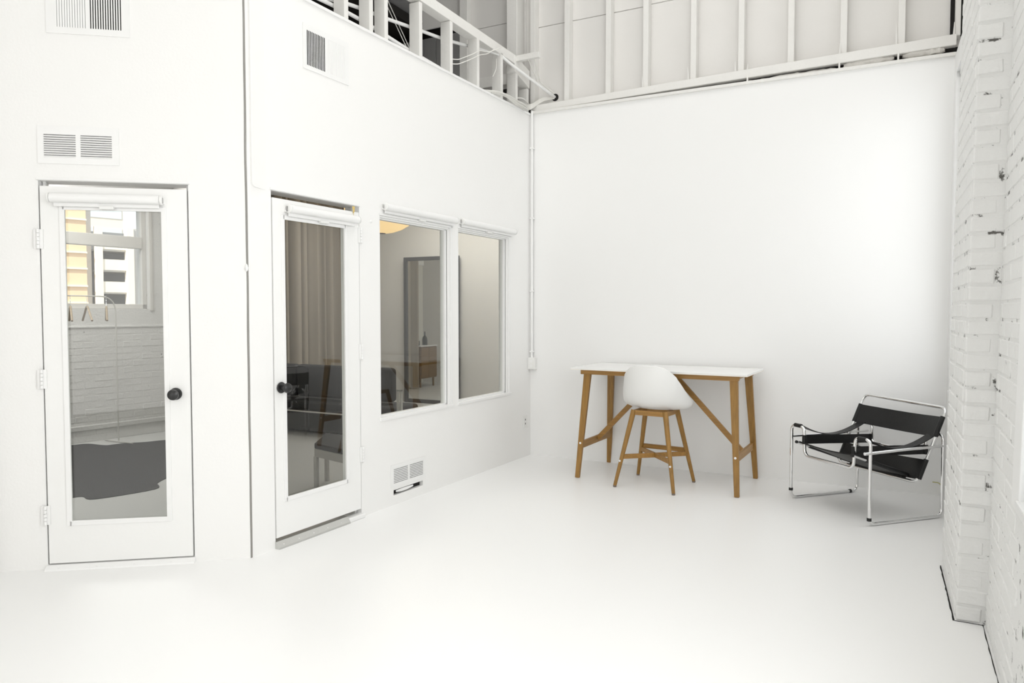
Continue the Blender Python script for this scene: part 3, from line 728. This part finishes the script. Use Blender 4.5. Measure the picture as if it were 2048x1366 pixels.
# cord near pillar foot
wtube('cord', [(.385, 6.11, .10), (.425, 6.10, .098), (.441, 6.10, .070), (.443, 6.09, .01)], .0035, M['cord'], 'thin yellow green cord low in the far right corner', 'cord')

# ================================================================ TABLE
FT = Matrix.Translation((-1.52, 5.765, 0)) @ Matrix.Rotation(math.radians(-2.6), 4, 'Z')
tb = thing('bar_table', 'tall desk with white top and brown wooden trestle legs by the back wall', 'table', FT)
ob('tabletop', MB().box(-.715, .695, -.325, .325, .886, .904), M['tabletop'], parent=tb, bevel=.002)
ob('top_edging', MB().box(-.715, .695, -.3262, -.325, .886, .891).box(.695, .6962, -.325, .325, .886, .892), M['edge'], parent=tb)
for s in (-1, 1):
    y = s*.262
    ob('rail', MB().hexa([(-.645, y-.02, .886), (-.645, y+.02, .886), (.640, y+.02, .886), (.640, y-.02, .886)],
                         [(-.645, y-.02, .848), (-.645, y+.02, .848), (.625, y+.02, .848), (.625, y-.02, .848)]), M['woodX'], parent=tb, bevel=.002)
for sx in (-1, 1):
    ob('rail', MB().box(sx*.585-.02, sx*.585+.02, -.25, .25, .852, .884), M['woodY'], parent=tb, bevel=.002, label='end rail across the frame')
    for sy in (-1, 1):
        ob('leg', MB().bar((sx*.590, sy*.258, .852), (sx*.640, sy*.345, 0), .060, .034, .036, .030), M['woodZ'], parent=tb, bevel=.004)
    ob('stretcher', MB().box(sx*.617-.011, sx*.617+.011, -.300, .300, .242, .300), M['woodY'], parent=tb, bevel=.002)
    ob('brace', MB().bar((sx*.605, 0, .275), (sx*.07, 0, .842), .040, .024), M['woodX'], parent=tb, bevel=.003)
    for sy in (-1, 1):
        ob('screw_cap', MB().lathe([(.009, 0), (.009, sy*.003), (.006, sy*.0045)], 14, c=(sx*.622, sy*.332, .285), axis='Y'), M['trim'], parent=tb, smooth=True, label='white screw cap')
ob('bracket', MB().box(.60, .625, .20, .24, .862, .886), M['woodY'], parent=tb, bevel=.002)

# ================================================================ STOOL
FS = Matrix.Translation((-1.542, 5.501, 0)) @ Matrix.Rotation(math.radians(-5.2), 4, 'Z')
st = thing('shell_stool', 'white plastic tub stool on four brown wooden legs, pushed to the desk', 'stool', FS)
def leg_m(sx, sy):
    m = MB(); m.tube([(sx*.128, sy*.128, .598), (sx*.183, sy*.183, .30), (sx*.236, sy*.236, .012)], .021, 10, r2=.0135); return m
for sx in (-1, 1):
    for sy in (-1, 1):
        l = ob('leg', leg_m(sx, sy), M['woodZ'], parent=st, smooth=True)
        ob('glide', MB().lathe([(.013, 0), (.014, .013)], 10, c=(sx*.2365, sy*.2365, 0)), M['glide'], parent=l, smooth=True)
        ob('screw_cap', MB().lathe([(.008, 0), (.008, -.003)], 12, c=(sx*.203, sy*.203-.016, .205), axis='Y'), M['trim'], parent=l, smooth=True) if sy < 0 else None
for sy in (-1, 1):
    ob('apron', MB().box(-.118, .118, sy*.128-.010, sy*.128+.010, .560, .597), M['woodX'], parent=st, bevel=.002)
    ob('apron', MB().box(sy*.128-.010, sy*.128+.010, -.118, .118, .560, .597), M['woodY'], parent=st, bevel=.002)
for a in (1, -1):
    ob('cross_stretcher', MB().bar((-.196, -.196*a, .235), (.196, .196*a, .235), .036, .016, up=(a*1.0, -1.0, 0)), M['woodX'], parent=st, bevel=.002)
ob('footrest', MB().bar((-.19, .198, .262), (.19, .198, .262), .036, .018, up=(0, 1, 0)), M['woodX'], parent=st, bevel=.002)
def smoothstep(a): a = max(0, min(1, a)); return a*a*(3-2*a)
def shell_pt(th, t):
    """th 0 = back (-y), pi = front; t 0 centre .. 1 rim"""
    c = math.cos(th); s = math.sin(th)
    back = max(0, c)
    zr = .688 + .262*smoothstep((c+.22)/1.22)**1.15 - .025*max(0, -c)
    # rim plan
    rx = .262 - .045*back**2; ry_b = .232; ry_f = .235
    X = rx*s*(1 - .06*back); Y = -(ry_b if c > 0 else ry_f)*c
    n = (abs(s)**2.3 + abs(c)**2.3)**(-1/2.3); X *= n if abs(c) < .999 else 1; Y *= n if abs(s) > .001 else 1
    if c > 0.55: X = rx*s*n*(1-.10*(c-.55))
    flare = .022*math.exp(-((th-PI*.56)/.30)**2) if th <= PI else .022*math.exp(-((2*PI-th-PI*.56)/.30)**2)
    X *= 1 + flare*3.2
    # profile bezier  centre -> low outer -> rim
    zb_ = .597
    p0 = Vector((0, 0)); p1 = Vector((.70, 0)); p2 = Vector((1.09, .04 + .14*back)); p3 = Vector((1.0, 1.0))
    q = p0*(1-t)**3 + p1*3*t*(1-t)**2 + p2*3*t*t*(1-t) + p3*t**3
    lean = 1.0
    return (X*q.x, Y*q.x + .015, zb_ + (zr - zb_)*q.y)
m = MB(); NT, NP = 72, 18; vs = []; fs = []
for side in (0, 1):
    for j in range(1, NP+1):
        for i in range(NT):
            th = 2*PI*i/NT; p = Vector(shell_pt(th, j/NP))
            if side:
                q = Vector((0, .015, .95)); cxy = Vector((p.x, p.y-.015, 0))
                p = p - cxy*.028*(j/NP) + Vector((0, 0, .007*(1-.5*j/NP)))
            vs.append(p)
    vs.append(Vector((0, .015, .597 + (.007 if side else 0))))
H_ = NT*NP+1
for side in (0, 1):
    o_ = side*H_
    for j in range(NP-1):
        for i in range(NT): fs.append((o_+j*NT+i, o_+j*NT+(i+1) % NT, o_+(j+1)*NT+(i+1) % NT, o_+(j+1)*NT+i))
    for i in range(NT): fs.append((o_+NT*NP, o_+(i+1) % NT, o_+i))
for i in range(NT):
    a = (NP-1)*NT; fs.append((a+i, a+(i+1) % NT, H_+a+(i+1) % NT, H_+a+i))
m.add(vs, fs)
sh = ob('seat_shell', m, M['shell'], parent=st, smooth=True)

# ================================================================ TUBULAR LOUNGE CHAIR
an = math.radians(-44.2); W_, D_ = .72, .61
FC = Matrix.Translation((-.5407, 5.5373, 0)) @ Matrix.Rotation(an, 4, 'Z')
ch = thing('lounge_chair', 'chrome tube lounge chair with black leather straps in the right corner', 'chair', FC)
TR = .0108
main = [(.135, D_, .40), (.130, D_, .548), (0, D_, .550), (0, D_, .0115), (0, 0, .0115), (0, 0, .545), (.125, 0, .543), (.137, 0, .340),
        (W_-.137, 0, .340), (W_-.125, 0, .546), (W_, 0, .549), (W_, 0, .0115), (W_, D_, .0115), (W_, D_, .553), (W_-.130, D_, .551), (W_-.135, D_, .40)]
rs = [.03, .045, .045, .05, .05, .045, .04, .05, .05, .04, .045, .05, .05, .045, .045, .03]
ob('tube_frame', MB().tube(fillet(main, rs, closed=True, n=7), TR, 12, closed=True), M['chrome'], parent=ch, smooth=True, label='continuous chrome tube frame')
# side rods
ob('side_rod', MB().tube([(-.0, -.004, .458), (.0, D_+.09, .462)], TR*.95, 12), M['chrome'], parent=ch, smooth=True)
ob('side_rod', MB().tube([(W_+.002, -.048, .466), (W_-.002, D_, .478)], TR*.95, 12), M['chrome'], parent=ch, smooth=True)
# back frame
def bz(v): return .29 + (v-.43)*2.0
bk_ = [(.245, .418, .262), (.02, .410, .256), (.012, .42, .285), (.008, .648, .724), (.06, .665, .745), (.65, .665, .735), (.703, .648, .715), (.703, .42, .285), (.69, .410, .256), (.475, .418, .262)]
bp = [(.015, .412, .245), (.010, .655, .742), (.705, .655, .722), (.705, .412, .245)]
ob('back_frame', MB().tube(fillet(bp, [.05, .06, .05, .06], closed=True, n=8), TR, 12, closed=True), M['chrome'], parent=ch, smooth=True, label='leaning chrome back frame')
# seat frame rods with caps
for u_ in (.095, .612):
    rod = ob('seat_rod', MB().tube([(u_, -.035, .434), (u_, .44, .272)], TR*.85, 10), M['chrome'], parent=ch, smooth=True)
    ob('leather_sleeve', MB().tube([(u_, .075, .3965), (u_, .43, .2755)], TR*1.25, 10), M['leather'], parent=rod, smooth=True)
    ob('end_cap', MB().tube([(u_, -.043, .437), (u_, -.032, .433)], TR, 10), M['rubber'], parent=rod, smooth=True)
ob('seat_rod', MB().tube([(.13, .428, .256), (.585, .428, .256)], TR*1.7, 12), M['leather'], parent=ch, smooth=True, label='leather wrap round the lower back tube')
# leather: seat
ob('leather_seat', MB().grid(lambda a, b: (.090+.528*a, -.012+.45*b, .436 - .170*b - .014*math.sin(PI*a)), 10, 8, .008), M['leather'], parent=ch, smooth=True)
# side straps
for u_, s_ in ((.128, 1), (W_-.132, -1)):
    m = MB().grid(lambda a, b: (u_ + s_*.012*math.sin(PI*a)*0, -.006 + (D_+.012)*a, (.424 - .026*a) + .064*b), 8, 2, .005)
    m.tube([(u_+.003*s_, -.001, .424), (u_+.003*s_, -.001, .488)], .0155, 12); m.tube([(u_, D_, .398), (u_, D_, .462)], .0155, 12)
    ob('side_strap', m, M['leather'], parent=ch, smooth=True)
# back straps
def backpt(u_, z): return (u_, .412 + (z-.245)*.4906, z)
def strap(z0, z1, bow, uu=(.005, .712)):
    def fn(a, b):
        u_ = uu[0] + (uu[1]-uu[0])*a; z = z0 + (z1-z0)*b + (-.018)*math.sin(PI*a); p = backpt(u_, z)
        return (p[0], p[1] + bow*math.sin(PI*a) - .008, p[2])
    m = MB().grid(fn, 16, 3, .005)
    for u_ in (.012, .7045):
        m.tube([backpt(u_, z0), backpt(u_, z1)], .0155, 12)
    return m
ob('back_strap', strap(.540, .668, .085), M['leather'], parent=ch, smooth=True, label='upper black leather back strap')
ob('back_strap', strap(.268, .392, .03), M['leather'], parent=ch, smooth=True, label='lower black leather back strap')
# arm straps
for u0, u1 in ((.034, .098), (W_-.098, W_-.034)):
    m = MB().grid(lambda a, b: (u0 + (u1-u0)*b, (D_)*a, .556 + .004*a - .088*math.sin(PI*a)**.9 if 0 < a < 1 else .556+.004*a), 16, 3, .005)
    for v_ in (0, D_): m.tube([(u0, v_, .546 + (.004 if v_ else 0)), (u1, v_, .546 + (.004 if v_ else 0))], .0145, 12)
    ob('armrest_strap', m, M['leather'], parent=ch, smooth=True)
# rubber glides
for p, q in (((0, 0, .062), (0, 0, .080)), ((0, D_-.075, .0115), (0, D_-.060, .0115)), ((W_, -.0, .034), (W_, -.0, .052))):
    ob('glide', MB().tube([p, q], TR*1.35, 12), M['rubber'], parent=ch, smooth=True)

# ================================================================ STUDIO CONTENTS (seen through the glass)
ln = thing('paper_lantern', 'large yellow paper lantern hanging inside the studio, top left of the first window', 'lamp', None, (-5.50, 7.2, 2.33))
m = MB(); prof = []
for i in range(25):
    a = -PI/2 + PI*i/24; rr = .44*math.cos(a); rr = rr + (.004 if i % 2 else -.004); prof.append((max(rr, .06), .27*math.sin(a)+.27))
m.lathe(prof, 32); ob('paper_shade', m, M['paper'], parent=ln, smooth=True)
ob('cord', MB().tube([(0, 0, .53), (0, 0, .83)], .004, 6), M['cable'], parent=ln)
ob('rim', MB().lathe([(.065, -.002), (.065, .006), (.058, .006)], 20), M['frame_dark'], parent=ln)
# leaning floor mirror
mr = thing('floor_mirror', 'tall dark framed mirror standing against the far studio wall', 'mirror', None, (-5.865, 8.88, .004))
mw, mh = .475, 2.17
m = MB(); m.box(-mw, -mw+.055, -.03, .03, 0, mh); m.box(mw-.055, mw, -.03, .03, 0, mh); m.box(-mw+.055, mw-.055, -.03, .03, 0, .055); m.box(-mw+.055, mw-.055, -.03, .03, mh-.055, mh)
ob('mirror_frame', m, M['frame_dark'], parent=mr, bevel=.004)
ob('mirror_glass', MB().box(-mw+.055, mw-.055, -.01, .0, .055, mh-.055), M['mirror'], parent=mr)
# curtain along the outer wall
def cur(a, b):
    y = 7.22 + 1.7*a
    return (-7.30 + .075*math.sin(a*62) + .03*math.sin(a*27+1) + .02*math.sin(a*131), y + .01*math.sin(a*90), .03 + 2.95*b)
ct = thing('curtain', 'floor length tan curtain hanging in folds inside the studio behind the second door', 'curtain', None, (0, 0, 0))
ob('fabric', MB().grid(cur, 170, 3, .004), M['curtain'], parent=ct, smooth=True)
ob('curtain_rail', MB().tube([(-7.30, 7.18, 3.0), (-7.30, 8.92, 3.0)], .012, 8), M['frame_dark'], parent=ct, smooth=True)
# sofa
sfx = thing('leather_sofa', 'low black leather sofa on a thin chrome frame inside the studio', 'sofa', None, (-5.5, 6.0, .004))
for k in range(3):
    x0 = -1.14 + k*.68
    ob('back_cushion', MB().box(x0, x0+.67, .20, .32, .385, .755), M['upholstery'], parent=sfx, bevel=.045, seg=4)
    x0 = -1.14 + k*.74
    ob('seat_cushion', MB().box(x0, x0+.73, .02, .46, .27, .365), M['upholstery'], parent=sfx, bevel=.035, seg=3)
ob('under_sofa_shade', MB().box(-1.1, 1.05, .06, .44, .03, .27), M['frame_dark'], parent=sfx)  # added dark box in place of the shadow under the sofa
ob('rail', MB().tube([(-1.18, .0, .255), (1.13, .0, .255)], .012, 8), M['chrome'], parent=sfx, smooth=True)
ob('rail', MB().tube([(-1.18, .48, .255), (1.13, .48, .255)], .012, 8), M['chrome'], parent=sfx, smooth=True)
for x in (-1.18, 1.12):
    ob('end_frame', MB().box(x-.012, x+.012, -.005, .02, 0, .56).box(x+.03, x+.05, -.005, .02, 0, .56).box(x-.012, x+.05, -.005, .02, .54, .56), M['steel'], parent=sfx, bevel=.003)

# stool with dark pad right behind the second door
bn = thing('low_stool', 'low stool with dark pad and grey metal frame just inside the second door', 'stool', Matrix.Translation((-3.70, 4.03, .004)))
P4 = [(0, 0), (.46, -.115), (.40, .36), (-.24, .40)]
ob('pad', MB().prism(P4, .345, .385), M['upholstery'], parent=bn, bevel=.008)
ob('frame', MB().prism([(x*.985+.003, y*.985-.004) for x, y in P4], .285, .345), M['shadeconc'], parent=bn, bevel=.003)
for x, y in ((.012, .006), (.44, -.095), (.385, .335), (-.215, .375)): ob('leg', MB().box(x-.014, x+.014, y-.014, y+.014, 0, .287), M['shadeconc'], parent=bn, bevel=.002)
# cabinet with bottles (seen in the floor mirror)
cn = thing('sideboard', 'small wooden sideboard on legs, seen in the studio floor mirror', 'cabinet', None, (-7.45, 6.86, .004))
ob('body', MB().box(-.2, .2, -.26, .26, .16, .735), M['walnut'], parent=cn, bevel=.004)
for s in (-1, 1): ob('door', MB().box(.2, .215, min(s*.004, s*.25), max(s*.004, s*.25), .18, .715), M['walnut'], parent=cn, bevel=.003)
for x in (-.16, .16):
    for y in (-.21, .21): ob('leg', MB().tube([(x, y, 0), (x, y, .16)], .018, 8), M['walnut'], parent=cn, smooth=True)
ob('top', MB().box(-.21, .22, -.27, .27, .735, .752), M['tabletop'], parent=cn, bevel=.003)
b1 = thing('bottle', 'dark bottle with narrow neck on the mirrored sideboard', 'bottle', None, (-7.40, 6.76, .756))
ob('glass', MB().lathe([(.045, 0), (.048, .01), (.048, .11), (.035, .15), (.014, .17), (.013, .23), (.016, .235)], 18), M['bottle'], parent=b1, smooth=True)
ob('cork', MB().lathe([(.011, .235), (.011, .25)], 10), M['walnut'], parent=b1)
b2 = thing('bottle', 'short square jar with white cap on the mirrored sideboard', 'bottle', None, (-7.38, 7.02, .756))
ob('glass', MB().box(-.03, .03, -.03, .03, 0, .085), M['bottle'], parent=b2, bevel=.006)
ob('cap', MB().lathe([(.02, .085), (.02, .115), (.012, .12)], 14), M['label'], parent=b2, smooth=True)
bo = thing('book', 'thin white book lying beside the bottles on the mirrored sideboard', 'book', None, (-7.55, 6.88, .756))
ob('cover', MB().box(-.07, .07, -.10, .10, 0, .018), M['tabletop'], parent=bo, bevel=.002)
w6 = root('window_6')
ob('window_frame', MB().box(-7.82, -7.76, 6.62, 6.72, .0, 2.38).box(-7.82, -7.76, 6.24, 6.62, 2.25, 2.38), M['trim'], parent=w6, bevel=.003)
ob('blind_panel', MB().box(-7.82, -7.79, 6.24, 6.62, .0, 2.25), mat('frosted_panel', (.72, .71, .66), .4), parent=w6)

# ================================================================ SIDE ROOM (seen through the left door)
rk = thing('clothes_rack', 'thin bent metal clothes rail in the room behind the left door', 'clothes rack', Matrix.Translation((-7.0, 4.00, .004)) @ Matrix.Rotation(R_(90), 4, 'Z'))
ob('rail', MB().tube(fillet([(-.72, 0, .02), (-.72, 0, 1.515), (.73, 0, 1.515), (.73, 0, .02)], [0, .16, .17, 0], n=10), .0065, 10), M['hangermetal'], parent=rk, smooth=True)
for x in (-.72, .73): ob('foot', MB().tube([(x, -.22, .012), (x, .22, .012)], .008, 8), M['hangermetal'], parent=rk, smooth=True)
for i, (y, r_) in enumerate(((4.265, 34), (4.43, 42), (4.63, 30))):
    lab = ['leftmost wooden hanger on the clothes rail behind the left door', 'middle wooden hanger on the clothes rail behind the left door', 'wooden hanger at the bend of the clothes rail, seen edge on'][i]
    hg = thing('clothes_hanger', lab, 'hanger', Matrix.Translation((-7.0, y, 1.490)) @ Matrix.Rotation(R_(r_+118), 4, 'Z'), (0, 0, 0), 'hangers on the clothes rail')
    hook = [(0, 0, -.085), (0, 0, -.02), (.016, 0, .002), (.018, 0, .022), (0, 0, .034), (-.016, 0, .022)]
    ob('hook', MB().tube(smoothline(hook, 4), .0025, 6), M['chrome'], parent=hg, smooth=True)
    ob('arm', MB().tube(smoothline([(-.19, 0, -.215), (-.10, 0, -.145), (0, 0, -.075), (.10, 0, -.145), (.19, 0, -.215)], 5), .010, 8), M['hanger'], parent=hg, smooth=True)
rug = [(-5.216, 3.136), (-5.173, 3.205), (-5.023, 3.203), (-4.898, 3.594), (-5.052, 3.731), (-5.147, 3.893), (-5.20, 4.05), (-5.55, 4.25), (-5.75, 4.62), (-6.05, 4.70), (-6.35, 4.80),
       (-6.651, 5.039), (-6.76, 4.87), (-6.89, 4.724), (-6.93, 4.63), (-6.967, 4.56), (-7.20, 4.53), (-7.27, 4.40), (-7.33, 4.05), (-7.2, 3.5), (-7.3, 2.95), (-6.7, 2.85), (-6.1, 3.05), (-5.6, 2.75), (-5.35, 2.8)]
rp = [(p.x, p.y) for p in smoothline([(x, y, 0) for x, y in rug + rug[:1]], 5)][:-1]
tag(ob('cowhide_rug', MB().prism(rp, .004, .009), M['hide']), 'black cowhide rug lying on the floor behind the left glazed door', 'rug')

# ================================================================ OUTSIDE (seen through the side room window)
ob('ground', MB().box(-260, -12, -60, 160, -3.2, -3.0), M['asphalt'], kind='structure')
aA = math.radians(2*37)
def mirA(x, y, z):     # street plan laid out along the direction of the far facades
    dx, dy = x + 3.065, y - 2.83
    return (-3.065 + dx*math.cos(aA) + dy*math.sin(aA), 2.83 + dx*math.sin(aA) - dy*math.cos(aA), z)
def OX(x): return -4.81 + (x + 4.81)*2.5
def OZ(z): return 1.36 + (z - 1.36)*2.5
OY = -122.0
def outb(name, parent, x0, x1, z0, z1, d0, d1, m, yy=OY):
    b_ = MB().box(OX(x0), OX(x1), yy-d1, yy-d0, OZ(z0), OZ(z1)); L0 = parent.location
    b_.v = [tuple(Vector(mirA(*p)) - L0) for p in b_.v]
    return ob(name, b_, m, parent=parent)
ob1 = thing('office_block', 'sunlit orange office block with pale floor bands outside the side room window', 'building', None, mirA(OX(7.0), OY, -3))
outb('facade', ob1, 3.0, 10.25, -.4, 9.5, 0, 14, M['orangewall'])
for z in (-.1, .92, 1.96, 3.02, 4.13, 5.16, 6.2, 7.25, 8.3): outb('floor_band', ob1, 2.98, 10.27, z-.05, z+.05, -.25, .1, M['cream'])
outb('shaded_wedge', ob1, 10.25, 10.65, -.4, 9.5, 1, 14, M['shadeconc'])  # shadowed wedge beside the facade, its shade put into the grey
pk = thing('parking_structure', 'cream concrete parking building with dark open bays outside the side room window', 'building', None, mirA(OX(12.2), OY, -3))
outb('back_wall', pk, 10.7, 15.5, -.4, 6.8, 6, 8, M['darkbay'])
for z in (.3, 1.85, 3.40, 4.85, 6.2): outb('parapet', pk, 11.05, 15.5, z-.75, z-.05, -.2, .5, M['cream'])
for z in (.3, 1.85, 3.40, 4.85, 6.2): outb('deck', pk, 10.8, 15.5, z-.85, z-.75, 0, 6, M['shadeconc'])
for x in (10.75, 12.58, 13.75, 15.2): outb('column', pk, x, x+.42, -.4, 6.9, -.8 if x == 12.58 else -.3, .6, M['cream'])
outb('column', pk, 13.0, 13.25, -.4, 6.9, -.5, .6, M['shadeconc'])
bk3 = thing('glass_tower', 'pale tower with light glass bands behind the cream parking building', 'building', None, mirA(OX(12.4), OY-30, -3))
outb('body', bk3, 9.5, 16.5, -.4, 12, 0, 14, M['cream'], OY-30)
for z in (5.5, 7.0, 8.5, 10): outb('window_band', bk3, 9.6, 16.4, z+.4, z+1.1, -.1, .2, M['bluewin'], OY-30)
